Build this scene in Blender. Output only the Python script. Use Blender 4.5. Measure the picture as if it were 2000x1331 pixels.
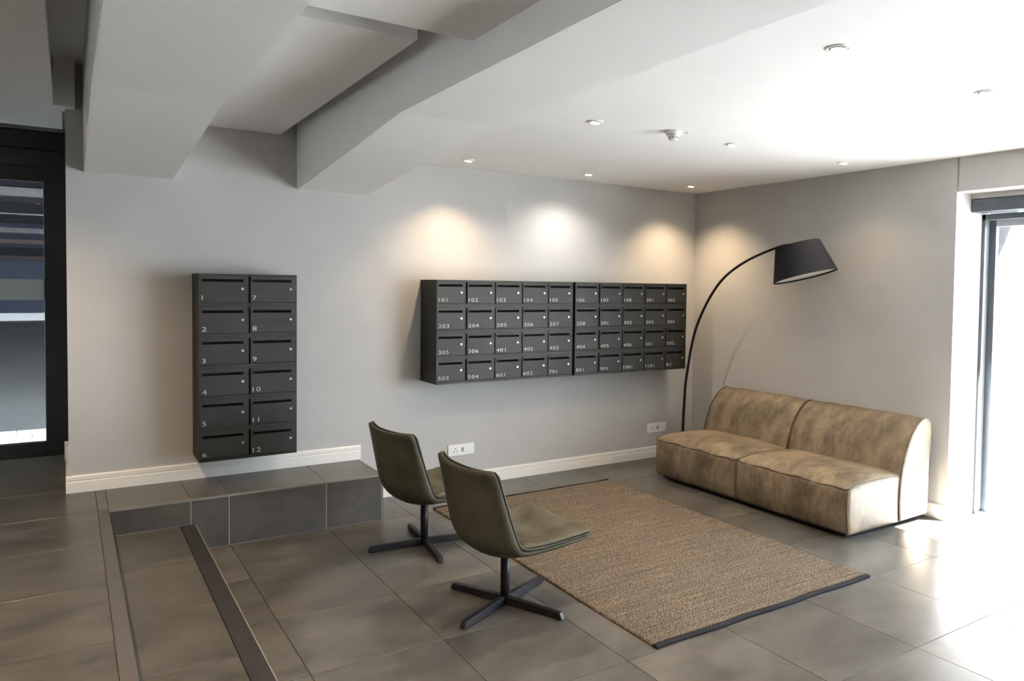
import bpy, bmesh, math, random
from mathutils import Vector, Matrix, noise
random.seed(7)
sc = bpy.context.scene
for o in list(bpy.data.objects): bpy.data.objects.remove(o)
C = sc.collection
PI = math.pi

# ------------------------------------------------------------------ camera
cam_d = bpy.data.cameras.new('camera')
cam = bpy.data.objects.new('camera', cam_d); C.objects.link(cam)
cam_d.sensor_fit = 'HORIZONTAL'; cam_d.sensor_width = 36.0
cam_d.lens = 1448.8169/2000*36
cam_d.shift_x = -76.8796/2000; cam_d.shift_y = -51.6393/2000
cam_d.clip_start = 0.05; cam_d.clip_end = 200
p, r, y = 0.0359, 0.0125, 0.5773
F = Vector((math.sin(y)*math.cos(p), math.cos(y)*math.cos(p), -math.sin(p)))
R0 = Vector((math.cos(y), -math.sin(y), 0)); U0 = R0.cross(F)
Rv = math.cos(r)*R0 + math.sin(r)*U0; Uv = -math.sin(r)*R0 + math.cos(r)*U0
m = Matrix((Rv, Uv, -F)).transposed().to_4x4()
m.translation = Vector((-5.21299, -5.41252, 1.62338))
cam.matrix_world = m
sc.camera = cam

# ------------------------------------------------------------------ world, sun, exposure
w = bpy.data.worlds.new('world'); sc.world = w; w.use_nodes = True
bg = w.node_tree.nodes['Background']
bg.inputs['Color'].default_value = (0.78, 0.89, 1.0, 1); bg.inputs['Strength'].default_value = 9.0
sd = bpy.data.lights.new('sun', 'SUN'); sd.energy = 240.0; sd.angle = math.radians(0.6); sd.color = (1, 0.98, 0.96)
sun = bpy.data.objects.new('sun', sd); C.objects.link(sun)
sdir = Vector((-1, 0.8, -1.35)).normalized()
sun.rotation_euler = sdir.to_track_quat('-Z', 'Y').to_euler()
sun.location = (6, -8, 8)
pd = bpy.data.lights.new('window_portal', 'AREA'); pd.shape = 'RECTANGLE'; pd.size = 4.7; pd.size_y = 2.4
pd.cycles.is_portal = True
po = bpy.data.objects.new('window_portal', pd); C.objects.link(po)
po.location = (0.52, -4.95, 1.2); po.rotation_euler = Vector((-1, 0, 0)).to_track_quat('-Z', 'Y').to_euler()
vs = sc.view_settings
vs.view_transform = 'Standard'; vs.look = 'None'; vs.gamma = 1; vs.use_curve_mapping = False
vs.exposure = 1.3
cy = sc.cycles
cy.use_denoising = True
cy.max_bounces = 10; cy.diffuse_bounces = 6; cy.glossy_bounces = 4; cy.transparent_max_bounces = 12
cy.sample_clamp_indirect = 5.0
cy.caustics_reflective = False; cy.caustics_refractive = False
SPOT_WARM = (1.0, 0.74, 0.46); SPOT_NEUTRAL = (1.0, 0.93, 0.84)
SPOT_W = 34.0; LEFT_W = 56.0

# ------------------------------------------------------------------ materials
def mat(name, color, rough=0.6, metal=0.0, spec=0.5, noise_amt=0.0, noise_scale=8.0, col2=None, bump=0.0, bump_scale=60.0,
        rand=0.0, emit=None, estr=0.0, detail=4.0, stretch=None, lohi=(0.35, 0.65), coat=0.0, rough2=None, nrough=0.6):
    mt = bpy.data.materials.new(name); mt.use_nodes = True
    nt = mt.node_tree; b = nt.nodes['Principled BSDF']
    b.inputs['Base Color'].default_value = (*color, 1); b.inputs['Roughness'].default_value = rough
    b.inputs['Metallic'].default_value = metal; b.inputs['Specular IOR Level'].default_value = spec
    if coat: b.inputs['Coat Weight'].default_value = coat
    if emit:
        b.inputs['Emission Color'].default_value = (*emit, 1); b.inputs['Emission Strength'].default_value = estr
    if col2 or bump or rand:
        tc = nt.nodes.new('ShaderNodeTexCoord'); mp = nt.nodes.new('ShaderNodeMapping')
        nt.links.new(tc.outputs['Object'], mp.inputs['Vector'])
        if stretch: mp.inputs['Scale'].default_value = stretch
        vec = mp.outputs['Vector']
    if rand:
        oi = nt.nodes.new('ShaderNodeObjectInfo')
        sv = nt.nodes.new('ShaderNodeVectorMath'); sv.operation = 'SCALE'; sv.inputs[0].default_value = (37., 91., 13.)
        nt.links.new(oi.outputs['Random'], sv.inputs['Scale'])
        av = nt.nodes.new('ShaderNodeVectorMath'); av.operation = 'ADD'
        nt.links.new(vec, av.inputs[0]); nt.links.new(sv.outputs[0], av.inputs[1]); vec = av.outputs[0]
    out = None
    if col2:
        n = nt.nodes.new('ShaderNodeTexNoise'); n.inputs['Scale'].default_value = noise_scale; n.inputs['Detail'].default_value = detail
        n.inputs['Roughness'].default_value = nrough
        nt.links.new(vec, n.inputs['Vector'])
        rp = nt.nodes.new('ShaderNodeValToRGB')
        rp.color_ramp.elements[0].position = lohi[0]; rp.color_ramp.elements[1].position = lohi[1]
        rp.color_ramp.elements[0].color = (*color, 1); rp.color_ramp.elements[1].color = (*col2, 1)
        nt.links.new(n.outputs['Fac'], rp.inputs['Fac']); out = rp.outputs['Color']
        if rough2 is not None:
            mr = nt.nodes.new('ShaderNodeMapRange'); mr.inputs['To Min'].default_value = rough; mr.inputs['To Max'].default_value = rough2
            nt.links.new(n.outputs['Fac'], mr.inputs['Value']); nt.links.new(mr.outputs[0], b.inputs['Roughness'])
    if rand:
        mr = nt.nodes.new('ShaderNodeMapRange'); mr.inputs['To Min'].default_value = 1-rand; mr.inputs['To Max'].default_value = 1+rand
        nt.links.new(oi.outputs['Random'], mr.inputs['Value'])
        mx = nt.nodes.new('ShaderNodeVectorMath'); mx.operation = 'SCALE'
        if out: nt.links.new(out, mx.inputs[0])
        else: mx.inputs[0].default_value = color
        nt.links.new(mr.outputs[0], mx.inputs['Scale']); out = mx.outputs[0]
    if out: nt.links.new(out, b.inputs['Base Color'])
    if bump:
        n2 = nt.nodes.new('ShaderNodeTexNoise'); n2.inputs['Scale'].default_value = bump_scale; n2.inputs['Detail'].default_value = 3
        nt.links.new(vec, n2.inputs['Vector'])
        bp = nt.nodes.new('ShaderNodeBump'); bp.inputs['Strength'].default_value = bump; bp.inputs['Distance'].default_value = 0.01
        nt.links.new(n2.outputs['Fac'], bp.inputs['Height']); nt.links.new(bp.outputs[0], b.inputs['Normal'])
    return mt

M = {}
M['wall'] = mat('greige_wall_paint', (0.452, 0.440, 0.424), 0.75, spec=0.2, col2=(0.472, 0.460, 0.444), noise_scale=3, bump=0.08, bump_scale=140)
M['ceil'] = mat('white_ceiling_paint', (0.88, 0.875, 0.868), 0.85, spec=0.15, col2=(0.90, 0.895, 0.888), noise_scale=2, bump=0.05, bump_scale=120)
M['trim'] = mat('white_gloss_trim', (0.80, 0.77, 0.72), 0.35)
M['tile'] = mat('grey_stone_tile', (0.034, 0.0325, 0.029), 0.27, nrough=0.70, col2=(0.112, 0.107, 0.096), noise_scale=2.2, detail=8, bump=0.06,
                bump_scale=30, rand=0.10, stretch=(1, 1.6, 1), lohi=(0.28, 0.72), rough2=0.36)
M['grout'] = mat('dark_grout', (0.055, 0.052, 0.046), 0.9, col2=(0.07, 0.066, 0.06), noise_scale=40)
M['grout_light'] = mat('pale_grout', (0.36, 0.35, 0.32), 0.9, col2=(0.40, 0.39, 0.36), noise_scale=40)
M['riser'] = mat('dark_riser_tile', (0.033, 0.029, 0.024), 0.5, nrough=0.68, col2=(0.078, 0.070, 0.060), noise_scale=3, detail=7, rand=0.12, lohi=(0.3, 0.7))
M['alu'] = mat('brushed_aluminium', (0.20, 0.195, 0.185), 0.5, metal=0.3, col2=(0.25, 0.245, 0.235), noise_scale=20, stretch=(1, 1, 30))
M['nosing'] = mat('grey_nosing', (0.066, 0.063, 0.060), 0.5, col2=(0.076, 0.072, 0.069), noise_scale=12)
M['nosing_dark'] = mat('charcoal_nosing', (0.018, 0.018, 0.018), 0.6, spec=0.3, col2=(0.024, 0.024, 0.024), noise_scale=14)
M['box'] = mat('charcoal_powder_coat', (0.0145, 0.0135, 0.0115), 0.55, spec=0.3, col2=(0.018, 0.017, 0.0145), noise_scale=30, bump=0.03, bump_scale=600)
M['door'] = mat('charcoal_door_coat', (0.0165, 0.0155, 0.0135), 0.55, spec=0.3, col2=(0.020, 0.0185, 0.016), noise_scale=30, bump=0.03, bump_scale=600)
M['black'] = mat('black_void', (0.003, 0.003, 0.003), 0.9, spec=0.0, col2=(0.006, 0.006, 0.006))
M['chrome'] = mat('chrome', (0.42, 0.41, 0.40), 0.42, metal=1.0, col2=(0.46, 0.45, 0.44), noise_scale=50)
M['number'] = mat('white_numeral', (0.50, 0.49, 0.46), 0.5, col2=(0.55, 0.54, 0.51), noise_scale=60)
M['olive'] = mat('olive_leather', (0.040, 0.038, 0.024), 0.55, spec=0.28, col2=(0.074, 0.069, 0.045), noise_scale=6, detail=6, bump=0.12, bump_scale=90, lohi=(0.3, 0.7))
M['olive_pipe'] = mat('dark_olive_piping', (0.014, 0.013, 0.009), 0.7, col2=(0.04, 0.038, 0.026), noise_scale=40)
M['tan'] = mat('worn_tan_leather', (0.060, 0.044, 0.027), 0.50, spec=0.35, nrough=0.74, col2=(0.245, 0.188, 0.122), noise_scale=3.6, detail=12, bump=0.16, bump_scale=26, lohi=(0.36, 0.66), stretch=(1, 1.5, 0.8), rough2=0.62)
M['tan_pipe'] = mat('dark_tan_piping', (0.030, 0.022, 0.015), 0.7, col2=(0.085, 0.065, 0.045), noise_scale=40)
M['steel'] = mat('black_steel', (0.006, 0.006, 0.008), 0.45, spec=0.3, col2=(0.009, 0.009, 0.011), noise_scale=30)
M['shade'] = mat('charcoal_fabric', (0.017, 0.017, 0.018), 0.95, spec=0.1, col2=(0.020, 0.020, 0.021), noise_scale=60)
M['shade_in'] = mat('pale_diffuser', (0.48, 0.46, 0.43), 0.8, col2=(0.52, 0.50, 0.47), noise_scale=20)
M['plastic'] = mat('white_plastic', (0.78, 0.77, 0.74), 0.35, col2=(0.80, 0.79, 0.76), noise_scale=30)
M['greyplastic'] = mat('grey_plastic', (0.30, 0.30, 0.30), 0.45, col2=(0.34, 0.34, 0.34), noise_scale=30)
M['red'] = mat('red_plastic', (0.5, 0.05, 0.03), 0.4, col2=(0.55, 0.06, 0.04), noise_scale=30)
M['frame'] = mat('black_door_frame', (0.012, 0.013, 0.014), 0.40, col2=(0.016, 0.017, 0.018), noise_scale=10)
M['wframe'] = mat('grey_window_frame', (0.060, 0.072, 0.085), 0.35, col2=(0.070, 0.082, 0.095), noise_scale=10)
M['wlight'] = mat('pale_window_channel', (0.34, 0.36, 0.37), 0.35, metal=0.3, col2=(0.38, 0.40, 0.41), noise_scale=10)
M['frost'] = mat('frosted_film', (0.62, 0.70, 0.70), 0.7, col2=(0.66, 0.73, 0.73), noise_scale=10)
M['paving'] = mat('pale_paving', (0.39, 0.395, 0.40), 0.8, col2=(0.44, 0.445, 0.45), noise_scale=4)
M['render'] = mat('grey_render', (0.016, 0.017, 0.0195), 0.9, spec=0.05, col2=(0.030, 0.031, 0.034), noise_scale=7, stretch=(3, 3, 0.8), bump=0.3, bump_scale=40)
M['render_white'] = mat('white_render', (0.74, 0.74, 0.73), 0.85, col2=(0.78, 0.78, 0.77), noise_scale=7)  # on the outside wall this white stands for sunlight
M['road'] = mat('car_park_concrete', (0.10, 0.102, 0.098), 0.6, col2=(0.15, 0.152, 0.147), noise_scale=0.8, detail=8)
M['blue'] = mat('blue_wall_paint', (0.007, 0.015, 0.036), 0.6, col2=(0.010, 0.019, 0.043), noise_scale=0.5)
M['navy'] = mat('navy_steel', (0.0025, 0.0035, 0.0055), 0.6, spec=0.1, col2=(0.004, 0.005, 0.007), noise_scale=2)
M['soffit'] = mat('concrete_soffit', (0.07, 0.072, 0.073), 0.8, col2=(0.10, 0.102, 0.103), noise_scale=1)
M['rust'] = mat('red_oxide_pipe', (0.03, 0.011, 0.008), 0.6, col2=(0.04, 0.014, 0.010), noise_scale=3)
def lens_mat(name, col, s):
    return mat(name, (0.8, 0.8, 0.8), 0.4, emit=col, estr=s)
M['lens_warm'] = lens_mat('warm_lens', (1, 0.86, 0.62), 9.0)
M['lens_white'] = lens_mat('white_lens', (1, 0.97, 0.92), 9.0)
def glass_mat():
    mt = bpy.data.materials.new('thin_glass'); mt.use_nodes = True; nt = mt.node_tree
    for n in list(nt.nodes): nt.nodes.remove(n)
    o = nt.nodes.new('ShaderNodeOutputMaterial'); mx = nt.nodes.new('ShaderNodeMixShader')
    t = nt.nodes.new('ShaderNodeBsdfTransparent'); t.inputs[0].default_value = (0.94, 0.945, 0.95, 1)
    g = nt.nodes.new('ShaderNodeBsdfGlossy'); g.inputs['Roughness'].default_value = 0.02
    lw = nt.nodes.new('ShaderNodeLayerWeight'); lw.inputs['Blend'].default_value = 0.5
    pw = nt.nodes.new('ShaderNodeMath'); pw.operation = 'POWER'; pw.inputs[1].default_value = 4.5
    ma = nt.nodes.new('ShaderNodeMath'); ma.operation = 'MULTIPLY_ADD'; ma.inputs[1].default_value = 0.7; ma.inputs[2].default_value = 0.03
    nt.links.new(lw.outputs['Facing'], pw.inputs[0]); nt.links.new(pw.outputs[0], ma.inputs[0]); nt.links.new(ma.outputs[0], mx.inputs[0]); nt.links.new(t.outputs[0], mx.inputs[1]); nt.links.new(g.outputs[0], mx.inputs[2])
    nt.links.new(mx.outputs[0], o.inputs[0]); return mt
M['glass'] = glass_mat()
def rug_mat():
    mt = bpy.data.materials.new('woven_jute'); mt.use_nodes = True; nt = mt.node_tree; b = nt.nodes['Principled BSDF']
    b.inputs['Roughness'].default_value = 0.95; b.inputs['Specular IOR Level'].default_value = 0.1
    tc = nt.nodes.new('ShaderNodeTexCoord')
    def N(scale, st, det):
        mp = nt.nodes.new('ShaderNodeMapping'); mp.inputs['Scale'].default_value = st
        nt.links.new(tc.outputs['Object'], mp.inputs['Vector'])
        n = nt.nodes.new('ShaderNodeTexNoise'); n.inputs['Scale'].default_value = scale; n.inputs['Detail'].default_value = det
        nt.links.new(mp.outputs[0], n.inputs['Vector']); return n.outputs['Fac']
    fine = N(150, (0.8, 1.1, 1), 2); streak = N(8, (0.25, 12.0, 1), 4)
    r1 = nt.nodes.new('ShaderNodeValToRGB'); e = r1.color_ramp.elements
    e[0].position = 0.34; e[0].color = (0.034, 0.026, 0.019, 1); e[1].position = 0.66; e[1].color = (0.200, 0.168, 0.128, 1)
    md = e.new(0.5); md.color = (0.095, 0.077, 0.058, 1)
    nt.links.new(fine, r1.inputs['Fac'])
    r2 = nt.nodes.new('ShaderNodeMapRange'); r2.inputs['From Min'].default_value = 0.3; r2.inputs['From Max'].default_value = 0.7
    r2.inputs['To Min'].default_value = 0.62; r2.inputs['To Max'].default_value = 1.25
    nt.links.new(streak, r2.inputs['Value'])
    mx = nt.nodes.new('ShaderNodeVectorMath'); mx.operation = 'SCALE'
    nt.links.new(r1.outputs['Color'], mx.inputs[0]); nt.links.new(r2.outputs[0], mx.inputs['Scale'])
    nt.links.new(mx.outputs[0], b.inputs['Base Color']); return mt
M['rug'] = rug_mat()
M['rug_edge'] = mat('charcoal_binding', (0.014, 0.014, 0.016), 0.9, spec=0.08, col2=(0.021, 0.021, 0.023), noise_scale=80)

# ------------------------------------------------------------------ mesh helpers
def new_obj(name, me, mt=None, parent=None):
    if mt is not None:
        me.materials.clear(); me.materials.append(mt)
    o = bpy.data.objects.new(name, me); C.objects.link(o)
    if parent is not None: o.parent = parent
    return o
def obj(name, bm, mt, parent=None, smooth=False):
    bmesh.ops.recalc_face_normals(bm, faces=bm.faces)
    me = bpy.data.meshes.new(name); bm.to_mesh(me); bm.free()
    if smooth:
        for f in me.polygons: f.use_smooth = True
    return new_obj(name, me, mt, parent)
def box(bm, x0, x1, y0, y1, z0, z1, bev=0.0):
    vs_ = [bm.verts.new((x, yy, z)) for z in (z0, z1) for yy in (y0, y1) for x in (x0, x1)]
    fs = [(0, 1, 3, 2), (4, 6, 7, 5), (0, 4, 5, 1), (2, 3, 7, 6), (0, 2, 6, 4), (1, 5, 7, 3)]
    ff = [bm.faces.new([vs_[i] for i in f]) for f in fs]
    if bev:
        es = list({e for f in ff for e in f.edges})
        bmesh.ops.bevel(bm, geom=es, offset=bev, segments=1, affect='EDGES', profile=0.5)
def boxes(name, lst, mt, parent=None, bev=0.0):
    bm = bmesh.new()
    for b in lst: box(bm, *b, bev=bev)
    return obj(name, bm, mt, parent)
def prism(bm, pts, axis, a0, a1):
    """closed 2D outline pulled along an axis; pts are the other two coordinates in x,y,z order"""
    def P(q, a):
        return {0: (a, q[0], q[1]), 1: (q[0], a, q[1]), 2: (q[0], q[1], a)}[axis]
    A = [bm.verts.new(P(q, a0)) for q in pts]; B = [bm.verts.new(P(q, a1)) for q in pts]
    bm.faces.new(A); bm.faces.new(B[::-1]); n = len(pts)
    for i in range(n): bm.faces.new((A[i], A[(i+1) % n], B[(i+1) % n], B[i]))
def lathe(bm, prof, n=24, center=(0, 0, 0), mtx=None, cap=True):
    rings = []
    for (rr, z) in prof:
        ring = []
        for i in range(n):
            a = 2*PI*i/n; v = Vector((rr*math.cos(a), rr*math.sin(a), z))
            if mtx: v = mtx @ v
            ring.append(bm.verts.new(v + Vector(center)))
        rings.append(ring)
    for k in range(len(rings)-1):
        for i in range(n):
            bm.faces.new((rings[k][i], rings[k][(i+1) % n], rings[k+1][(i+1) % n], rings[k+1][i]))
    if cap:
        bm.faces.new(rings[0][::-1]); bm.faces.new(rings[-1])
def tube(bm, pts, rad, n=10, closed=False):
    pts = [Vector(q) for q in pts]; N = len(pts); rings = []; up = None
    for i, q in enumerate(pts):
        a = pts[(i-1) % N] if (closed or i > 0) else q
        b = pts[(i+1) % N] if (closed or i < N-1) else q
        t = (b-a).normalized()
        if up is None:
            up = Vector((0, 0, 1)) if abs(t.z) < 0.9 else Vector((1, 0, 0))
        s = t.cross(up).normalized(); up = s.cross(t).normalized()
        rr = rad(i/(N-1)) if callable(rad) else rad
        rings.append([bm.verts.new(q + rr*(math.cos(2*PI*k/n)*s + math.sin(2*PI*k/n)*up)) for k in range(n)])
    for i in range(N if closed else N-1):
        A, B = rings[i], rings[(i+1) % N]
        for k in range(n): bm.faces.new((A[k], A[(k+1) % n], B[(k+1) % n], B[k]))
    if not closed:
        bm.faces.new(rings[0][::-1]); bm.faces.new(rings[-1])
def catmull(P, per=8, closed=False):
    out = []; n = len(P)
    rng = range(n) if closed else range(n-1)
    for i in rng:
        p0 = P[(i-1) % n] if closed or i > 0 else P[i]
        p1 = P[i]; p2 = P[(i+1) % n]
        p3 = P[(i+2) % n] if closed or i < n-2 else p2
        for k in range(per):
            t = k/per
            out.append(tuple(0.5*((2*b)+(c-a)*t+(2*a-5*b+4*c-d)*t*t+(-a+3*b-3*c+d)*t**3) for a, b, c, d in zip(p0, p1, p2, p3)))
    if not closed: out.append(tuple(P[-1]))
    return out
def rbox(bm, size, rad, n, fn=None):
    """closed box of given half sizes with rounded edges; fn moves each point afterwards"""
    hx, hy, hz = size; cache = {}
    def V(px, py, pz):
        k = (round(px, 5), round(py, 5), round(pz, 5))
        if k not in cache:
            q = Vector((px*hx, py*hy, pz*hz)); c = Vector([max(-h+rad, min(h-rad, v)) for h, v in zip(size, q)])
            d = q-c
            if d.length > 1e-9: q = c + d.normalized()*rad
            if fn: q = fn(q)
            cache[k] = bm.verts.new(q)
        return cache[k]
    def grid(nn, h):
        # finer spacing inside the rounded rim
        e = rad/h; k = 4
        lo = [-1 + e*(1-math.cos(PI/2*i/k)) for i in range(k)]
        mid = [-1+e + (2-2*e)*i/nn for i in range(nn+1)]
        return lo + mid + [-v for v in lo[::-1]]
    gx, gy, gz = grid(n[0], hx), grid(n[1], hy), grid(n[2], hz)
    def face(ga, gb, f):
        for i in range(len(ga)-1):
            for j in range(len(gb)-1):
                bm.faces.new((f(ga[i], gb[j]), f(ga[i+1], gb[j]), f(ga[i+1], gb[j+1]), f(ga[i], gb[j+1])))
    for s in (-1, 1):
        face(gx, gy, lambda a, b: V(a, b, s)); face(gx, gz, lambda a, b: V(a, s, b)); face(gy, gz, lambda a, b: V(s, a, b))

def tag(o, label=None, cat=None, group=None, kind=None):
    if label: o['label'] = label
    if cat: o['category'] = cat
    if group: o['group'] = group
    if kind: o['kind'] = kind
    return o
def thing(name, label, cat, loc=(0, 0, 0), rz=0.0, group=None):
    o = bpy.data.objects.new(name, None); C.objects.link(o); o.empty_display_size = 0.1
    o.location = loc; o.rotation_euler = (0, 0, rz)
    return tag(o, label, cat, group)
def copy_tree(o, parent=None):
    c = o.copy(); C.objects.link(c)
    if parent is not None: c.parent = parent
    for ch in list(o.children): copy_tree(ch, c)
    return c
def struct(o, label=None): return tag(o, label=label, kind='structure')

# ------------------------------------------------------------------ the room
ZC = 2.567; ZU = 0.3173; ZT = 0.1625; SLAB = 2.95
XS = -5.03; XT = -4.58; YR = -0.5226; XE = -3.41; XW = -5.221
YB = -8.0; XL = -8.2; YD = 1.24; YJ = -2.585; YJ2 = -7.4; ZH = 2.327

# back wall: thick core, thin wall panels with open joints in front of it
wb = struct(boxes('wall_back', [(XW, 0.6, 0.003, 1.40, -0.1, SLAB)], M['wall']), 'greige plaster wall behind the mailboxes')
g = 0.0006
for i, b in enumerate([(XW, -5.102-g, 0.0, 0.003, ZU, SLAB), (-5.102+g, -1.0, 0.0, 0.003, 0.975+g, SLAB), (-5.102+g, XE, 0.0, 0.003, ZU-.02, 0.975-g),
                       (XE, 0.0, 0.0, 0.003, 0.0, 0.975-g), (-1.0, 0.0, 0.0, 0.003, 0.975+g, SLAB)]):
    boxes('wall_panel', [b], M['wall'], wb)
wr = struct(boxes('wall_right', [(0.003, 0.46, YJ, 0.003, -0.1, SLAB), (0.0, 0.46, YB, YJ2, -0.1, SLAB)], M['wall']), 'greige plaster wall behind the sofa')
for b in [(0.0, 0.003, YJ, 0.0, 0.0, 0.975-g), (0.0, 0.003, YJ, 0.0, 0.975+g, ZH+0.002), (0.0, 0.003, YJ+0.006, 0.0, ZH+0.002, SLAB),
          (0.0, 0.46, YJ2, YJ-0.012, ZH, SLAB), (0.012, 0.46, YJ-0.012, YJ+0.006, ZH, SLAB)]:
    boxes('wall_panel', [b], M['wall'], wr)
struct(boxes('wall_left', [(XL-0.2, XL, YB, YD, 0, SLAB)], M['wall']), 'greige wall on the left of the upper level')
struct(boxes('wall_front', [(XL, 0.46, YB-0.2, YB, -0.1, SLAB)], M['wall']), 'greige wall behind the viewpoint')

# ceiling
ce = struct(boxes('ceiling', [(XL-0.2, 0.6, YB-0.2, 1.40, SLAB, 5.5)], M['ceil']), 'white plaster ceiling')
boxes('lowered_ceiling', [(-3.337, 0.0, YB, 0.0, ZC, SLAB)], M['ceil'], ce)
boxes('dropped_panel', [(-4.64, -3.962, -2.425, 0.0, 2.667, 2.76)], M['ceil'], ce)
boxes('dropped_panel', [(XL, -5.278, YB, 0.73, 2.667, 2.76), (-5.278, -5.17, -0.09, 0.09, 2.667, SLAB), (-5.278, -5.236, 0.09, 0.73, 2.667, 2.76)], M['ceil'], ce)
boxes('dropped_panel', [(-4.64, -3.85, YB, -2.72, 2.605, 2.76)], M['ceil'], ce)
def beam(x0, x1, zw, zf, yk):
    bm = bmesh.new()
    prism(bm, [(0.0, zw), (yk, zf), (YB, zf), (YB, SLAB), (0.0, SLAB)], 0, x0, x1)
    bmesh.ops.bevel(bm, geom=[e for e in bm.edges if abs((e.verts[0].co-e.verts[1].co).normalized().y) > 0.5 and max(v.co.z for v in e.verts) < 2.6], offset=0.004, segments=2, affect='EDGES')
    return obj('beam', bm, M['ceil'], ce)
beam(-5.128, -4.634, 2.296, 2.417, -1.85)
beam(-3.85, -3.336, 2.296, 2.467, -1.95)

# floors: recessed grout beds with single tiles on top
fl = struct(boxes('floor', [(XT, 0.46, YB, 0.0, -0.12, -0.006)], M['grout']), 'lower floor of large grey stone tiles')
fu = struct(boxes('floor', [(XL, XS-0.06, YB, YD, 0.05, ZU-0.006), (XS-0.06, XS-0.004, YB, 0.0, 0.0, ZU-0.006), (XS-0.01, XE+0.012, YR+0.012, 0.0, -0.1, ZU-0.006),
                            (XS-0.01, XT-0.012, YB, YR+0.02, -0.1, ZT-0.006)], M['grout']), 'upper landing and steps of grey stone tiles')
meshes = {}
def tile(x0, x1, y0, y1, z, parent, mt='tile', gap=0.0016, name='floor_tile'):
    w_, d_ = round(x1-x0, 4), round(y1-y0, 4); key = (w_, d_, mt)
    if key not in meshes:
        bm = bmesh.new(); box(bm, gap, w_-gap, gap, d_-gap, -0.009, 0.0)
        bmesh.ops.bevel(bm, geom=[e for e in bm.edges if all(v.co.z > -0.001 for v in e.verts)], offset=0.0006, segments=1, affect='EDGES')
        me = bpy.data.meshes.new(name); bm.to_mesh(me); bm.free(); me.materials.append(M[mt]); meshes[key] = me
    o = bpy.data.objects.new(name, meshes[key]); C.objects.link(o); o.parent = parent; o.location = (x0, y0, z)
    return o
def cuts(lo, hi, first, pitch=0.6):
    k = math.ceil((lo-first)/pitch-1e-6); out = [lo]
    while first+k*pitch < hi-1e-6:
        if first+k*pitch > lo+0.02: out.append(first+k*pitch)
        k += 1
    return out+[hi]
xs = cuts(XT, 0.46, -4.383); ys = cuts(YB, 0.0, -2.342)
for a, b in zip(xs, xs[1:]):
    for c, d in zip(ys, ys[1:]):
        if b <= XE+0.001 and c >= YR: continue
        if a < XE < b and d > YR:
            if c < YR: tile(a, b, c, YR, 0, fl)
            tile(XE, b, max(c, YR), d, 0, fl); continue
        if b <= XE and d > YR: d = YR
        tile(a, b, c, d, 0, fl)
xs = cuts(XL, XS-0.054, -5.03); ys = cuts(YB, YD, -2.328)
for a, b in zip(xs, xs[1:]):
    for c, d in zip(ys, ys[1:]):
        if c >= -0.03 and b > XW: b = XW
        tile(a, b, c, d, ZU, fu)
px = [XS, -4.605, -4.39, -3.79, XE]
tile(XS-0.054, XS, YR+0.03, -0.0, ZU, fu)
for a, b in zip(px, px[1:]): tile(a, b, YR+0.008, 0.0, ZU, fu)
ys = cuts(YB, YR, -2.364)
for c, d in zip(ys, ys[1:]): tile(XS, XT-0.085, c, d, ZT, fu)
# risers
for a, b in zip(px, px[1:]):
    z0 = ZT if b <= -4.6 else 0.0
    bm = bmesh.new(); box(bm, a+0.0018, b-0.0018, YR, YR+0.012, z0+0.002, ZU-0.012, bev=0.001)
    obj('riser_tile', bm, M['riser'], fu)
boxes('riser_grout', [(XT, XE-0.004, YR+0.001, YR+0.013, 0.0, ZU-0.012), (XS, XT, YR+0.001, YR+0.013, ZT, ZU-0.012)], M['grout_light'], fu)
boxes('edge_trim', [(XS, XE, YR-0.002, YR+0.010, ZU-0.012, ZU+0.001), (XE-0.003, XE+0.003, YR-0.002, YR+0.006, 0, ZU)], M['alu'], fu)
bm = bmesh.new(); box(bm, XE-0.002, XE+0.012, YR+0.004, -0.001, 0.0, ZU-0.004, bev=0.001); obj('riser_tile', bm, M['riser'], fu)
yy = cuts(YB, YR+0.0, -2.364, 1.2)
for c, d in zip(yy, yy[1:]):
    bm = bmesh.new(); box(bm, XS-0.012, XS, c, d, ZT, ZU-0.012, bev=0.001); obj('riser_tile', bm, M['riser'], fu)
    bm = bmesh.new(); box(bm, XT-0.014, XT-0.002, c, d, 0.0, ZT-0.010, bev=0.001); obj('riser_tile', bm, M['riser'], fu)
tag(boxes('stair_nosing', [(XS-0.054, XS, YB, YR+0.03, ZU-0.012, ZU+0.002)], M['nosing'], fu, bev=0.002), 'plain grey edge strip')
tag(boxes('stair_nosing', [(XT-0.083, XT-0.005, YB, YR, ZT-0.012, ZT+0.002)], M['nosing_dark'], fu, bev=0.002), 'dark charcoal edge strip')
boxes('edge_trim', [(XT-0.005, XT, YB, YR, ZT-0.012, ZT+0.0025)], M['alu'], fu)

# baseboards
def base_y(name, x0, x1, z, label):
    bm = bmesh.new()
    prism(bm, [(0, z), (-0.016, z), (-0.016, z+0.066), (-0.013, z+0.070), (-0.013, z+0.074), (-0.0155, z+0.077), (-0.0155, z+0.100), (-0.010, z+0.106), (0, z+0.106)], 0, x0, x1)
    return struct(obj(name, bm, M['trim']), label)
base_y('baseboard_back', XE+0.012, 0.0, 0.0, 'white grooved skirting along the lower floor')
base_y('baseboard_back', XW-0.016, -3.387, ZU, 'white grooved skirting along the landing')
def base_x(name, xw, s, y0, y1, z, label):
    bm = bmesh.new()
    prism(bm, [(xw, z), (xw+s*0.016, z), (xw+s*0.016, z+0.066), (xw+s*0.013, z+0.070), (xw+s*0.013, z+0.074), (xw+s*0.0155, z+0.077), (xw+s*0.0155, z+0.100), (xw+s*0.010, z+0.106), (xw, z+0.106)], 1, y0, y1)
    return struct(obj(name, bm, M['trim']), label)
base_x('baseboard_right', 0.0, -1, YJ, -0.016, 0.0, 'white grooved skirting behind the sofa')
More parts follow.
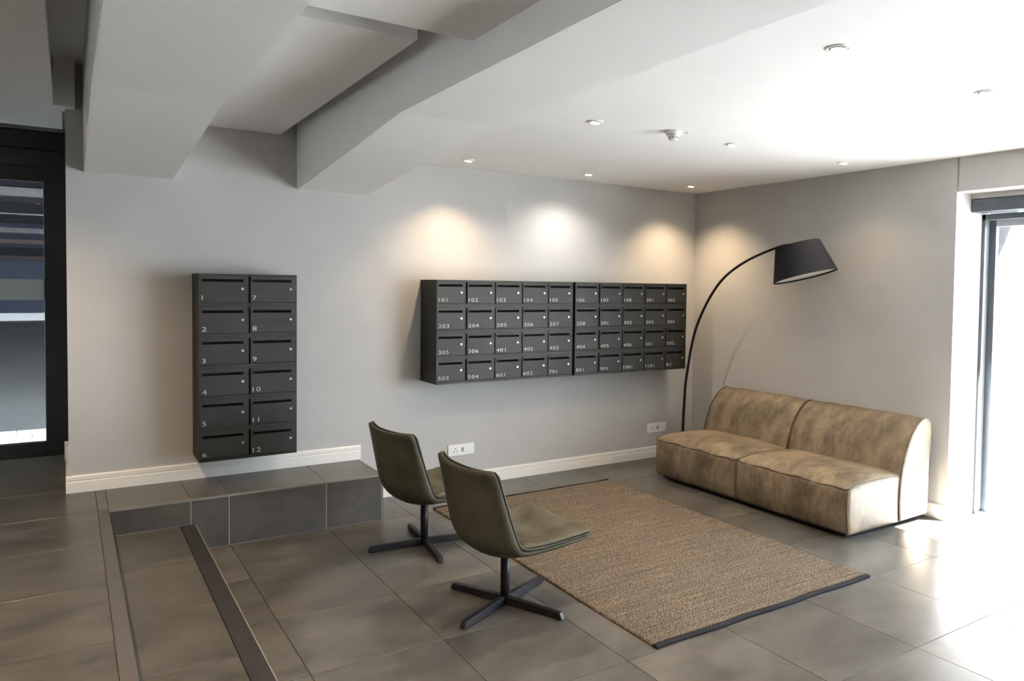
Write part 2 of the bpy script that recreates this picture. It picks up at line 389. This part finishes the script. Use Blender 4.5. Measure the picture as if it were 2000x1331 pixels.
bl = base_x('baseboard_left', XW, -1, -0.0105, 1.0, ZU, 'white grooved skirting turning towards the glass door')
boxes('plinth_block', [(XW-0.026, XW, 1.0, 1.10, ZU, ZU+0.125)], M['trim'], bl, bev=0.002)

# glass door on the left (stands back behind the end of the back wall)
d1 = struct(bpy.data.objects.new('door_1', None), 'black framed glass door with a frosted band'); C.objects.link(d1)
y0, y1 = YD, YD+0.06
xg = -5.362; xh = -6.55
boxes('stile', [(xg, XW+0.001, y0, y1, ZU-0.005, 2.46)], M['frame'], d1, bev=0.003)
boxes('stile', [(xh-0.14, xh, y0, y1, ZU, 2.46)], M['frame'], d1, bev=0.003)
boxes('rail', [(xh, xg, y0, y1, ZU-0.004, 0.425)], M['frame'], d1, bev=0.003)
boxes('rail', [(xh, xg, y0, y1, 2.355, 2.46)], M['frame'], d1, bev=0.003)
boxes('head_panel', [(xh-0.14, XW, y0-0.01, y1, 2.464, 2.586)], M['frame'], d1, bev=0.003)
boxes('head_panel', [(xh-0.14, XW, y0-0.03, y1, 2.590, 2.715)], M['frame'], d1, bev=0.003)
boxes('head_channel', [(xh-0.14, XW, y0-0.05, y1, 2.718, 2.75)], M['alu'], d1)
boxes('door_pane', [(xh, xg, y0+0.028, y0+0.034, 0.425, 2.355)], M['glass'], d1)
boxes('frosted_band', [(xh, xg, y0+0.024, y0+0.0275, 1.484, 1.636)], M['frost'], d1)
struct(boxes('wall_left', [(XL, xh-0.14, y0, y1, ZU, SLAB), (xh-0.14, XW, y0, y1+0.1, 2.75, SLAB)], M['wall']), 'wall beside and above the glass door')
# what lies beyond that door
cp = struct(boxes('exterior_ground', [(-30, 20, 2.55, 60, 0.10, 0.30)], M['road']), 'grey concrete car park floor')
st = struct(boxes('exterior_paving', [(-30, 20, 1.32, 2.55, 0.10, 0.30)], M['paving']), 'strip of pale paving outside the glass door')
k = 0
for i in range(14):
    for j in range(5):
        x0 = -8.0+i*0.24+(j % 2)*0.12
        boxes('paving_block', [(x0+.004, x0+.236, 1.34+j*0.24, 1.572+j*0.24, 0.30, 0.312)], M['render_white'], st)
rf = struct(boxes('exterior_roof', [(-30, 20, 2.15, 40, 3.95, 4.2)], M['soffit']), 'concrete soffit over the car park')
for yy_, z_, h_, mt_ in [(4.4, 3.30, .10, 'soffit'), (5.2, 3.30, .22, 'navy'), (6.3, 3.42, .10, 'soffit'), (7.4, 3.28, .06, 'rust'), (8.6, 3.30, .16, 'soffit'),
                         (10.0, 3.22, .07, 'navy'), (11.4, 3.18, .16, 'soffit'), (13.0, 3.00, .20, 'navy'), (15.0, 2.92, .16, 'navy'), (17.0, 2.80, .12, 'soffit'),
                         (19.0, 2.62, .10, 'rust'), (21.0, 2.35, .24, 'navy'), (23.0, 2.30, .10, 'rust')]:
    boxes('roof_beam', [(-30, 20, yy_, yy_+0.25, z_, z_+h_)], M[mt_], rf)
bw = struct(boxes('exterior_wall', [(-30, 20, 26, 26.3, 0.3, 3.9)], M['blue']), 'blue wall at the far end of the car park')
boxes('kerb', [(-30, 20, 24.8, 26, 0.3, 0.55)], M['render_white'], bw)
boxes('column', [(-8.9, -8.2, 20, 20.7, 0.3, 3.95)], M['soffit'], bw)

# window / sliding glass door on the right
w1 = struct(bpy.data.objects.new('window_1', None), 'tall grey framed glass door full of daylight'); C.objects.link(w1)
boxes('jamb', [(0.350, 0.368, YJ-0.022, YJ, 0, 2.19), (0.432, 0.47, YJ-0.060, YJ, 0, 2.19)], M['wframe'], w1)
tag(boxes('jamb_channel', [(0.368, 0.432, YJ-0.012, YJ, 0, 2.19)], M['wlight'], w1), 'pale metal channel of the jamb')
boxes('head', [(0.350, 0.47, YJ2, YJ, 2.150, 2.19)], M['wframe'], w1)
boxes('head', [(0.430, 0.47, YJ2, YJ-0.06, 2.105, 2.150)], M['wlight'], w1)
boxes('head_box', [(0.19, 0.33, YJ2, YJ-0.004, 2.196, 2.288)], M['wframe'], w1, bev=0.003)
boxes('lintel_board', [(0.19, 0.46, YJ2, YJ, 2.29, ZH)], M['wall'], w1)
boxes('threshold', [(0.36, 0.47, YJ2, YJ, 0.0, 0.012)], M['wlight'], w1)
boxes('stile', [(0.435, 0.465, -3.95, -3.88, 0.012, 2.105)], M['wframe'], w1)
boxes('window_pane', [(0.448, 0.454, -3.88, YJ-0.06, 0.012, 2.105)], M['glass'], w1)
boxes('window_pane', [(0.448, 0.454, YJ2, -3.95, 0.012, 2.105)], M['glass'], w1)
struct(boxes('exterior_terrace', [(0.46, 14, -16, 0.6, -0.2, -0.005)], M['paving']), 'sunlit pale terrace outside the glass door')
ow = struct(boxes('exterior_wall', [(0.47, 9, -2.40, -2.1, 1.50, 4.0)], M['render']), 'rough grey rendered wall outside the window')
boxes('sunlit_wall_band', [(0.47, 9, -2.42, -2.1, -0.1, 1.50)], M['render_white'], ow)  # white band paints the sunlit lower wall, below the canopy's shadow edge
struct(boxes('exterior_canopy', [(0.47, 1.36, -9, -2.41, 2.42, 2.55)], M['render']), 'concrete canopy above the glass door')

# ------------------------------------------------------------------ mailboxes
def text_mesh(s, cap, wide):
    cu = bpy.data.curves.new('t', 'FONT'); cu.body = s; cu.size = cap/0.70; cu.extrude = 0.0006; cu.resolution_u = 3
    cu.space_character = 1.12; cu.offset = -0.013*cu.size
    o = bpy.data.objects.new('t', cu); C.objects.link(o)
    dg = bpy.context.evaluated_depsgraph_get()
    me = bpy.data.meshes.new_from_object(o.evaluated_get(dg))
    bpy.data.objects.remove(o); bpy.data.curves.remove(cu)
    x0 = min(v.co.x for v in me.vertices)
    for v in me.vertices:
        v.co = Vector(((v.co.x-x0)*wide, -v.co.z, v.co.y))
    return me
DEP = 0.30
def mail_unit(name, label, x0, ztop, cols, rows, pw, ph, numbers, cap, edge):
    W = cols*pw; H = rows*ph
    root = thing(name, label, 'mailboxes', (x0, 0, ztop-H), group=None)
    bm = bmesh.new()
    t = 0.0035
    box(bm, 0, W, -DEP+0.022, -0.0005, 0, H)                     # carcass
    fz = [(0.0, 0.016)]
    # horizontal rails between the rows, flush with the doors, and the outer edge
    dh = ph-0.034
    for k in range(rows):
        zt_ = H-k*ph
        box(bm, 0, W, -DEP, -DEP+0.022, zt_-0.0145, zt_, bev=0.0008)
        box(bm, 0, W, -DEP+0.001, -DEP+0.022, zt_-ph, zt_-ph+0.0165, bev=0.0008)
    box(bm, 0, 0.006, -DEP, -DEP+0.022, 0, H); box(bm, W-0.006, W, -DEP, -DEP+0.022, 0, H)
    obj('body', bm, M['box'], root)
    dw = pw-0.010
    for k in range(rows):
        for c in range(cols):
            num = numbers(k, c)
            ox = c*pw+0.006 + (0 if c == 0 else 0.002); oz = H-k*ph-0.0165-dh+0.0015
            dw_ = dw - (0.003 if c in (0, cols-1) else 0)
            sx0, sx1, sz0, sz1 = 0.012, dw_-0.026 if cols > 2 else dw_-0.03, dh-0.036, dh-0.018
            bm = bmesh.new()
            f, bk = -DEP-0.0005, -DEP+0.010
            for b_ in [(0, sx0, 0, dh), (sx1, dw_, 0, dh), (sx0, sx1, 0, sz0), (sx0, sx1, sz1, dh)]:
                box(bm, b_[0], b_[1], f, bk, b_[2], b_[3])
            bmesh.ops.remove_doubles(bm, verts=bm.verts, dist=1e-5)
            d = obj('door', bm, M['door'], root); d.location = (ox, 0, oz)
            key = ('slot', round(sx1, 4))
            if key not in meshes:
                bm = bmesh.new(); box(bm, sx0, sx1, -DEP+0.004, -DEP+0.009, sz0, sz1)  # black plate stands for the shade inside the open slot
                s_ = obj('mail_slot', bm, M['black'], d); meshes[key] = s_.data
            else: new_obj('mail_slot', meshes[key], None, d)
            if 'lock' not in meshes:
                bm = bmesh.new(); rot = Matrix.Rotation(PI/2, 3, 'X')
                lathe(bm, [(0.0086, 0), (0.0086, 0.004), (0.0078, 0.006), (0.0045, 0.006), (0.0042, 0.0045)], 16, (0, 0, 0), rot)
                box(bm, -0.001, 0.001, -0.0062, -0.004, -0.004, 0.004)
                l_ = obj('lock', bm, M['chrome'], d); meshes['lock'] = l_.data
            else: l_ = new_obj('lock', meshes['lock'], None, d)
            l_.location = (dw_-0.036 if cols > 2 else dw_-0.035, -DEP-0.0005, dh-0.080)
            n_ = new_obj('number', text_mesh(num, cap, 1.42), M['number'], d)
            n_.location = (0.011, -DEP-0.0011, 0.014)
            n_['label'] = 'white numerals reading ' + num
    return root
mail_unit('mailbox_unit', 'tall charcoal mailbox unit numbered 1 to 12 above the landing', -4.527, 1.684, 2, 6, 0.300, 0.200,
          lambda k, c: str(k+1+6*c), 0.030, 0.006)
NA = [['101', '102', '103', '104', '105'], ['203', '204', '205', '206', '207'], ['305', '306', '401', '402', '403'], ['503', '504', '601', '602', '701']]
NB = [['106', '107', '108', '201', '202'], ['208', '301', '302', '303', '304'], ['404', '405', '406', '501', '502'], ['801', '901', '1001', '1101', 'BC']]
mail_unit('mailbox_unit', 'wide charcoal mailbox unit with door 101 at its upper corner', -2.907, 1.671, 5, 4, 0.2476, 0.1975, lambda k, c: NA[k][c], 0.028, 0.006)
mail_unit('mailbox_unit', 'wide charcoal mailbox unit with a door marked BC, next to the room corner', -1.645, 1.671, 5, 4, 0.2528, 0.1975, lambda k, c: NB[k][c], 0.028, 0.006)

# ------------------------------------------------------------------ sofa
so = thing('sofa', 'worn tan leather armless two seat sofa against the right wall', 'sofa', (-0.53, -1.545, 0))
def seat(yc, hy, seed):
    def fn(q):
        tx, ty = q.x/0.335, q.y/hy
        top = max(0.0, (q.z+0.05)/0.20)
        q = Vector(q)
        if q.z > 0.05:
            q.z += 0.055*(1-abs(tx)**3)*(1-0.6*abs(ty)**4)*min(1, top)
            q.z += 0.004*noise.noise(Vector((q.x*7+seed, q.y*9, seed)))
        if abs(tx) > 0.9 and q.x < 0: q.x -= 0.016*(1-ty**4)*(1-(q.z/0.16)**2 if abs(q.z) < 0.16 else 0)
        q.x += 0.004*noise.noise(Vector((seed, q.y*6, q.z*5)))
        if q.z < -0.05: q.x += 0.012*(abs(q.z)-0.05)/0.1*(1 if q.x < 0 else 0)
        return q
    bm = bmesh.new(); rbox(bm, (0.345, hy, 0.158), 0.030, (12, 22, 6), fn)
    o = obj('seat', bm, M['tan'], so, True); o.location = (-0.125, yc, 0.187)
    # piping along the top front and side edge
    bm = bmesh.new(); pts = []
    hx = 0.345
    for t in range(13): pts.append((hx-0.03 - t/12*(2*hx-0.06), -hy+0.005, 0.154+0.021*(1-abs((hx-0.03 - t/12*(2*hx-0.06))/0.335)**3)))
    pts += [(-hx+0.016, -hy+0.010, 0.153)]
    for t in range(25): pts.append((-hx+0.005-0.002*math.sin(t*1.7), -hy+0.03+t/24*(2*hy-0.06), 0.145+0.004*math.sin(t*.8)))
    pts += [(-hx+0.016, hy-0.010, 0.153)]
    for t in range(13): pts.append((-hx+0.03 + t/12*(2*hx-0.06), hy-0.005, 0.154+0.021*(1-abs((-hx+0.03 + t/12*(2*hx-0.06))/0.335)**3)))
    tube(bm, pts, 0.0060, 6)
    q = obj('piping', bm, M['tan_pipe'], o, True)
    bm = bmesh.new(); tube(bm, [(-hx+0.006, -hy+0.006, -0.15), (-hx-0.006, -hy+0.006, 0), (-hx+0.006, -hy+0.008, 0.145)], 0.004, 6)
    obj('piping', bm, M['tan_pipe'], o, True)
    return o
seat(0.4825, 0.4625, 1.3); seat(-0.4625, 0.4825, 5.7)
PROF = [(-0.43, 0.04), (-0.44, 0.18), (-0.43, 0.33), (-0.398, 0.456), (-0.350, 0.571), (-0.288, 0.655), (-0.215, 0.712), (-0.150, 0.732), (-0.100, 0.718), (-0.076, 0.680), (-0.078, 0.395), (-0.085, 0.20), (-0.10, 0.045)]
PROF = catmull(PROF, 5, False)
def back(yc, hy, seed):
    bm = bmesh.new(); N = 36; cx, cz = -0.235, 0.36; rings = []
    ts = [-1, -0.997, -0.99, -0.98] + [-0.96+1.92*i/N for i in range(N+1)] + [0.98, 0.99, 0.997, 1]
    for t in ts:
        ins = {1: 0.022, 0.997: 0.012, 0.99: 0.005, 0.98: 0.002}.get(abs(t), 0.0)
        ring = []
        for (x, z) in PROF:
            d = Vector((x-cx, z-cz)); L = d.length
            bulge = 0.010*(1-t**4) if (x < -0.15 and z > 0.3) else 0
            wr = 0.0045*noise.noise(Vector((x*5, t*hy*11+seed, z*3)))*(1 if x < -0.12 else 0)
            d = d*(1+(bulge+wr-ins)/L); ring.append(bm.verts.new((cx+d.x+0.53, t*hy, cz+d.y)))
        rings.append(ring)
    n = len(PROF)
    for A, B in zip(rings, rings[1:]):
        for i in range(n): bm.faces.new((A[i], A[(i+1) % n], B[(i+1) % n], B[i]))
    bm.faces.new(rings[0][::-1]); bm.faces.new(rings[-1])
    o = obj('backrest', bm, M['tan'], so, True); o.location = (0, yc, 0)
    for f in o.data.polygons:
        if len(f.vertices) > 4: f.use_smooth = False
    for s in (-1, 1):
        bm = bmesh.new(); tube(bm, [(x*1.0+0.53-0.003, s*(hy-0.004), z+0.0) for (x, z) in PROF if z > 0.30 or x < -0.3], 0.0045, 6)
        obj('piping', bm, M['tan_pipe'], o, True)
    return o
back(0.4825, 0.4625, 2.0); back(-0.4675, 0.4875, 9.0)
for sx in (-0.34, 0.34):
    for sy in (-0.82, 0.0, 0.82):
        bm = bmesh.new(); lathe(bm, [(0.024, 0), (0.026, 0.004), (0.026, 0.036)], 16, (sx, sy, 0)); obj('foot', bm, M['steel'], so)
boxes('base_frame', [(-0.41, 0.40, -0.89, 0.89, 0.010, 0.040)], M['steel'], so)

# ------------------------------------------------------------------ rug
rg = thing('rug', 'woven brown jute rug with charcoal bound ends in front of the sofa', 'rug', (-2.212, -1.705, 0))
hx, hy = 0.795, 1.205
nx, ny = 300, 440
vts = []; fcs = []
for j in range(ny+1):
    for i in range(nx+1):
        x = -hx+2*hx*i/nx; yv = -hy+2*hy*j/ny
        row = math.floor(yv/0.0125)
        ph = (x/0.020+0.5*(row % 2))*2*PI
        h = 0.0115 + 0.0028*abs(math.sin(PI*yv/0.0125))*(0.55+0.45*math.sin(ph)) + 0.0016*noise.noise(Vector((x*60, yv*60, 0)))
        ex = 0.0025*noise.noise(Vector((yv*40, 3, 0))) if i in (0, nx) else 0
        vts.append((x+ex+0.004*math.sin(yv*2.2), yv, h if 0 < i < nx and 0 < j < ny else 0.004))
for j in range(ny):
    for i in range(nx):
        a = j*(nx+1)+i; fcs.append((a, a+1, a+nx+2, a+nx+1))
me = bpy.data.meshes.new('woven_field'); me.from_pydata(vts, [], fcs); me.update()
for f in me.polygons: f.use_smooth = True
new_obj('woven_field', me, M['rug'], rg)
boxes('backing', [(-hx+0.004, hx-0.004, -hy, hy, 0.0005, 0.005)], M['rug_edge'], rg)
for s in (-1, 1):
    bm = bmesh.new(); pts = [(-hx+2*hx*i/40+0.004*math.sin(s*hy*2.2), s*(hy+0.008)+0.004*math.sin(i*.5), 0.0085+0.0008*math.sin(i)) for i in range(41)]
    rings = []; k_ = 1.0 if s < 0 else 0.5
    for q in pts:
        rings.append([bm.verts.new((q[0], q[1]+dy, max(0.0006, q[2]+dz))) for dy, dz in ((-.018*k_, -.008), (-.018*k_, .003), (-.008*k_, .0075), (.008*k_, .0075), (.018*k_, .003), (.018*k_, -.008))])
    for A, B in zip(rings, rings[1:]):
        for i in range(6): bm.faces.new((A[i], A[(i+1) % 6], B[(i+1) % 6], B[i]))
    bm.faces.new(rings[0]); bm.faces.new(rings[-1][::-1])
    tag(obj('end_binding', bm, M['rug_edge'], rg), 'charcoal binding strip')

# ------------------------------------------------------------------ swivel chairs
CE = catmull([(-0.225, 0.765), (-0.172, 0.60), (-0.120, 0.45), (-0.088, 0.388), (-0.040, 0.368), (0.08, 0.366), (0.21, 0.374), (0.338, 0.385)], 6)
CC = catmull([(-0.275, 0.757), (-0.262, 0.60), (-0.236, 0.44), (-0.185, 0.352), (-0.100, 0.318), (0.05, 0.328), (0.20, 0.352), (0.338, 0.372)], 6)
def shell_base(s, u):
    n = len(CE)-1; f = max(0.0, min(1.0, s))*n; i = min(int(f), n-1); t = f-i
    L = lambda P: (P[i][0]*(1-t)+P[i+1][0]*t, P[i][1]*(1-t)+P[i+1][1]*t)
    e, c = L(CE), L(CC); k = abs(u)**2.4
    hw = 0.288
    for d in (0.05-s, s-0.95):
        if d > 0: hw -= 0.032*(1-math.sqrt(max(0, 1-min(1, d/0.05)**2)))
    return Vector((c[0]*(1-k)+e[0]*k, u*hw, c[1]*(1-k)+e[1]*k))
def shell_pt(s, u, off):
    """s from the top of the back (0) to the seat front (1), u across -1..1, off along the inner normal"""
    a = shell_base(min(s+0.012, 1), u)-shell_base(max(s-0.012, 0), u)
    b = shell_base(s, min(u+0.03, 1))-shell_base(s, max(u-0.03, -1))
    return shell_base(s, u)+a.cross(b).normalized()*off
def pad(bm, s0, s1, o0, o1, ns, nu, edge=0.012, wr=0.0, seed=0):
    top = []; bot = []
    for i in range(ns+1):
        s = s0+(s1-s0)*i/ns; a = []; b = []
        for j in range(nu+1):
            u = -1+2*j/nu
            du = min(1-abs(u), 1.0)*0.286; ds = min(s-s0, s1-s)*1.25
            d = min(du, ds); rnd = 1-math.sqrt(max(0, 1-(1-min(1, d/edge))**2)) if d < edge else 0
            mid = (o0+o1)/2
            wv = 1.5*wr*noise.noise(Vector((s*9, u*2.2+seed, seed))) if d > edge else 0
            if seed == 7 and d > edge: wv += 0.011*math.exp(-((s-0.60)/0.08)**2)*math.sin(s*80+u*2.5+1.5*math.sin(u*3))*(1-u*u)
            a.append(bm.verts.new(shell_pt(s, u, o1+(mid-o1)*rnd*0.96+wv)))
            b.append(bm.verts.new(shell_pt(s, u, o0+(mid-o0)*rnd*0.96)))
        top.append(a); bot.append(b)
    for i in range(ns):
        for j in range(nu):
            bm.faces.new((top[i][j], top[i][j+1], top[i+1][j+1], top[i+1][j]))
            bm.faces.new((bot[i][j], bot[i+1][j], bot[i+1][j+1], bot[i][j+1]))
    for j in range(nu):
        bm.faces.new((top[0][j], bot[0][j], bot[0][j+1], top[0][j+1])); bm.faces.new((top[ns][j], top[ns][j+1], bot[ns][j+1], bot[ns][j]))
    for i in range(ns):
        bm.faces.new((top[i][0], top[i+1][0], bot[i+1][0], bot[i][0])); bm.faces.new((top[i][nu], bot[i][nu], bot[i+1][nu], top[i+1][nu]))
def make_chair(loc, rz, legrot, label):
    t = thing('swivel_chair', label, 'chair', loc, rz, 'olive swivel chairs by the rug')
    bm = bmesh.new(); pad(bm, 0.0, 1.0, -0.024, 0.004, 72, 28, 0.010); obj('shell', bm, M['olive'], t, True)
    bm = bmesh.new(); pad(bm, 0.001, 0.462, 0.002, 0.024, 40, 28, 0.014, 0.006, 2); obj('backrest', bm, M['olive'], t, True)
    bm = bmesh.new(); pad(bm, 0.450, 0.996, 0.003, 0.030, 60, 28, 0.016, 0.012, 7); obj('seat', bm, M['olive'], t, True)
    bm = bmesh.new()
    pts = [shell_pt(0.002+0.996*i/60, -1.0, 0.005) for i in range(61)] + [shell_pt(0.999, -1+2*i/24, 0.005) for i in range(1, 24)] \
        + [shell_pt(0.998-0.996*i/60, 1.0, 0.005) for i in range(61)] + [shell_pt(0.001, 1-2*i/24, 0.005) for i in range(1, 24)]
    tube(bm, pts, 0.0042, 6, True); obj('piping', bm, M['olive_pipe'], t, True)
    bm = bmesh.new(); lathe(bm, [(0.024, 0.012), (0.024, 0.300)], 24); obj('column', bm, M['steel'], t, True)
    boxes('mounting_plate', [(-0.07, 0.07, -0.07, 0.07, 0.284, 0.300)], M['steel'], t, bev=0.003)
    for k in range(4):
        bm = bmesh.new()
        prism(bm, [(0.0, 0.004), (0.350, 0.004), (0.335, 0.036), (0.0, 0.046)], 1, -0.014, 0.014)
        bmesh.ops.bevel(bm, geom=list(bm.edges), offset=0.0015, segments=1, affect='EDGES')
        o = obj('leg', bm, M['steel'], t); o.rotation_euler = (0, 0, legrot+k*PI/2-rz)
        bm = bmesh.new(); lathe(bm, [(0.011, 0.0003), (0.012, 0.004)], 12, (0.325, 0, 0)); obj('glide', bm, M['black'], o)
    return t
make_chair((-3.352, -2.153, 0), math.radians(1.7), math.radians(25), 'olive leather swivel chair in front, its base clear of the rug')
make_chair((-3.357, -1.135, 0), math.radians(5.8), math.radians(-7), 'olive leather swivel chair behind, nearer the step and mailboxes')

# ------------------------------------------------------------------ arc lamp
LX = -0.40
la = thing('arc_floor_lamp', 'black arc floor lamp with a tilted charcoal shade over the sofa', 'lamp', (LX, -0.30, 0))
bm = bmesh.new(); lathe(bm, [(0.135, 0.0), (0.135, 0.016), (0.130, 0.020), (0.02, 0.022), (0.014, 0.05)], 40); obj('base', bm, M['steel'], la)
arc = catmull([(0, -0.0, 0.02), (0, -0.004, 0.28), (0, -0.016, 0.55), (0, -0.041, 0.815), (0, -0.156, 1.274), (0, -0.402, 1.65), (0, -0.694, 1.848), (0, -1.071, 1.972), (0, -1.262, 1.985)], 8)
bm = bmesh.new(); tube(bm, arc, lambda t: 0.0145-0.0045*t, 12); obj('arc_pole', bm, M['steel'], la, True)
top_c = Vector((0.0, -1.258, 1.984)); ax = Vector((0.10, -0.244, -1.0)).normalized()
rotm = ax.to_track_quat('Z', 'Y').to_matrix()
bm = bmesh.new(); lathe(bm, [(0.172, 0.0), (0.245, 0.262), (0.2425, 0.262), (0.1695, 0.003), (0.010, 0.003), (0.010, 0.0)], 64, top_c, rotm, cap=False)
sh = obj('lamp_shade', bm, M['shade'], la, True)
md = sh.modifiers.new('e', 'EDGE_SPLIT'); md.split_angle = math.radians(40)
bm = bmesh.new(); lathe(bm, [(0.238, 0.246), (0.238, 0.249)], 64, top_c, rotm); tag(obj('diffuser', bm, M['shade_in'], la), 'pale disc closing the underside of the shade')
bm = bmesh.new(); lathe(bm, [(0.016, -0.012), (0.016, 0.05)], 16, top_c, rotm); obj('shade_holder', bm, M['steel'], la)

# ------------------------------------------------------------------ wall sockets
def socket(x0, z0, label):
    t = thing('wall_socket', label, 'socket', (x0, 0, z0))
    boxes('plate', [(0, 0.236, -0.010, -0.0003, 0, 0.092)], M['plastic'], t, bev=0.003)
    for (px_, pz_, r_) in ((0.066, 0.060, 0.0045), (0.055, 0.038, 0.0038), (0.077, 0.038, 0.0038)):
        bm = bmesh.new(); lathe(bm, [(r_, 0), (r_, 0.0006)], 12, (px_, -0.0103, pz_), Matrix.Rotation(PI/2, 3, 'X')); obj('pin_hole', bm, M['black'], t)
    for (px_, pz_) in ((0.048, 0.020), (0.085, 0.020)):
        bm = bmesh.new(); lathe(bm, [(0.003, 0), (0.003, 0.0006)], 12, (px_, -0.0103, pz_), Matrix.Rotation(PI/2, 3, 'X')); obj('pin_hole', bm, M['black'], t)
    s = boxes('switch', [(0.118, 0.140, -0.0145, -0.0102, 0.030, 0.064)], M['greyplastic'], t, bev=0.001)
    boxes('switch_mark', [(0.124, 0.134, -0.0150, -0.0147, 0.055, 0.060)], M['red'], s)
    boxes('blank_cover', [(0.152, 0.230, -0.0115, -0.0102, 0.006, 0.086)], M['plastic'], t, bev=0.0005)
socket(-2.668, 0.251, 'white wall socket low on the wall behind the two chairs')
socket(-0.583, 0.239, 'white wall socket low in the corner by the end of the sofa')

# ------------------------------------------------------------------ ceiling fittings
def downlight(x, yv, z, label, warm, watts, group='round downlights in the lowered ceiling', dx=0.0, spread=118, soft=0.03):
    t = thing('downlight', label, 'light', (x, yv, z), group=group)
    bm = bmesh.new(); lathe(bm, [(0.036, -0.001), (0.036, -0.0045), (0.043, -0.006), (0.047, -0.004), (0.048, -0.0002)], 40, cap=False)
    obj('trim_ring', bm, M['plastic'], t, True)
    rt_ = Matrix.Rotation(math.radians(6), 3, 'Y')
    bm = bmesh.new(); lathe(bm, [(0.034, -0.001), (0.0335, -0.006), (0.030, -0.010), (0.028, -0.0095)], 32, (0.002, 0, 0), rt_, cap=False)
    obj('bezel', bm, M['greyplastic'], t, True)
    bm = bmesh.new(); lathe(bm, [(0.0285, -0.002), (0.0285, -0.0075), (0.020, -0.0092), (0.004, -0.010)], 32, (0.002, 0, 0), rt_)
    obj('lens', bm, M['lens_warm' if warm else 'lens_white'], t, True)
    ld = bpy.data.lights.new('spot', 'SPOT'); ld.energy = watts; ld.color = SPOT_WARM if warm else SPOT_NEUTRAL
    ld.spot_size = math.radians(spread); ld.spot_blend = 1.0; ld.shadow_soft_size = soft
    lo = bpy.data.objects.new('spot', ld); C.objects.link(lo); lo.parent = t; lo.location = (dx, 0, -0.03)
    return t
X1, X2, X3 = -2.703, -1.598, -0.441; Y1, Y2, Y3 = -0.395, -1.985, -3.57
downlight(X1, Y1, ZC, 'round downlight beside the beam, above the door marked 101', True, SPOT_W)
downlight(X2, Y1, ZC, 'round downlight above the gap between the two wide mailbox units', False, SPOT_W*0.62, dx=-0.059, spread=140, soft=0.014)
downlight(X3, Y1, ZC, 'round downlight in the corner above the floor lamp', True, SPOT_W*1.1)
downlight(X1, Y2, ZC, 'round downlight beside the beam, level with the smoke detector', True, SPOT_W*1.3)
downlight(X2, Y2, ZC, 'pale round downlight just past the smoke detector', True, SPOT_W*1.3)
downlight(X3, Y2, ZC, 'round downlight close to the wall above the sofa', True, SPOT_W*0.25)
downlight(X1, Y3, ZC, 'glowing warm round downlight, largest in the picture', True, SPOT_W*0.7)
downlight(X2, Y3, ZC, 'white round downlight nearest the window head', False, SPOT_W*0.4)
for yv, lb in ((-1.0, 'warm round downlight in the panel near the glass door'), (-2.6, 'warm round downlight in the panel, second from the glass door'), (-4.2, 'warm round downlight in the panel, farthest from the glass door')):
    downlight(-5.54, yv, 2.667, lb, True, LEFT_W, 'downlights over the landing', spread=125)
for yv, lb in ((-4.1, 'added unseen warm fill light between the beams, nearer the mailboxes'), (-5.7, 'added unseen warm fill light between the beams, farther from the mailboxes')):
    downlight(-4.24, yv, 2.605, lb, True, LEFT_W, 'added fill lights between the beams', spread=125)  # unseen fill lamps, added to bounce warm light up onto the beams
sm = thing('smoke_detector', 'white smoke detector on the ceiling above the rug', 'detector', (-2.170, -2.055, ZC))
bm = bmesh.new(); lathe(bm, [(0.050, -0.0002), (0.050, -0.012), (0.046, -0.020), (0.040, -0.022)], 36); obj('base', bm, M['plastic'], sm, True)
bm = bmesh.new(); lathe(bm, [(0.040, -0.022), (0.040, -0.030), (0.030, -0.034), (0.030, -0.048), (0.027, -0.054), (0.010, -0.057)], 36); obj('head', bm, M['plastic'], sm, True)
for k in range(8):
    a = k*PI/4; bm = bmesh.new()
    box(bm, 0.0295, 0.0312, -0.007, 0.007, -0.047, -0.036); o = obj('vent', bm, M['greyplastic'], sm); o.rotation_euler = (0, 0, a)
bm = bmesh.new(); lathe(bm, [(0.008, -0.0002), (0.008, -0.003), (0.005, -0.005)], 16, (0.085, -0.02, 0)); obj('indicator', bm, M['greyplastic'], sm)
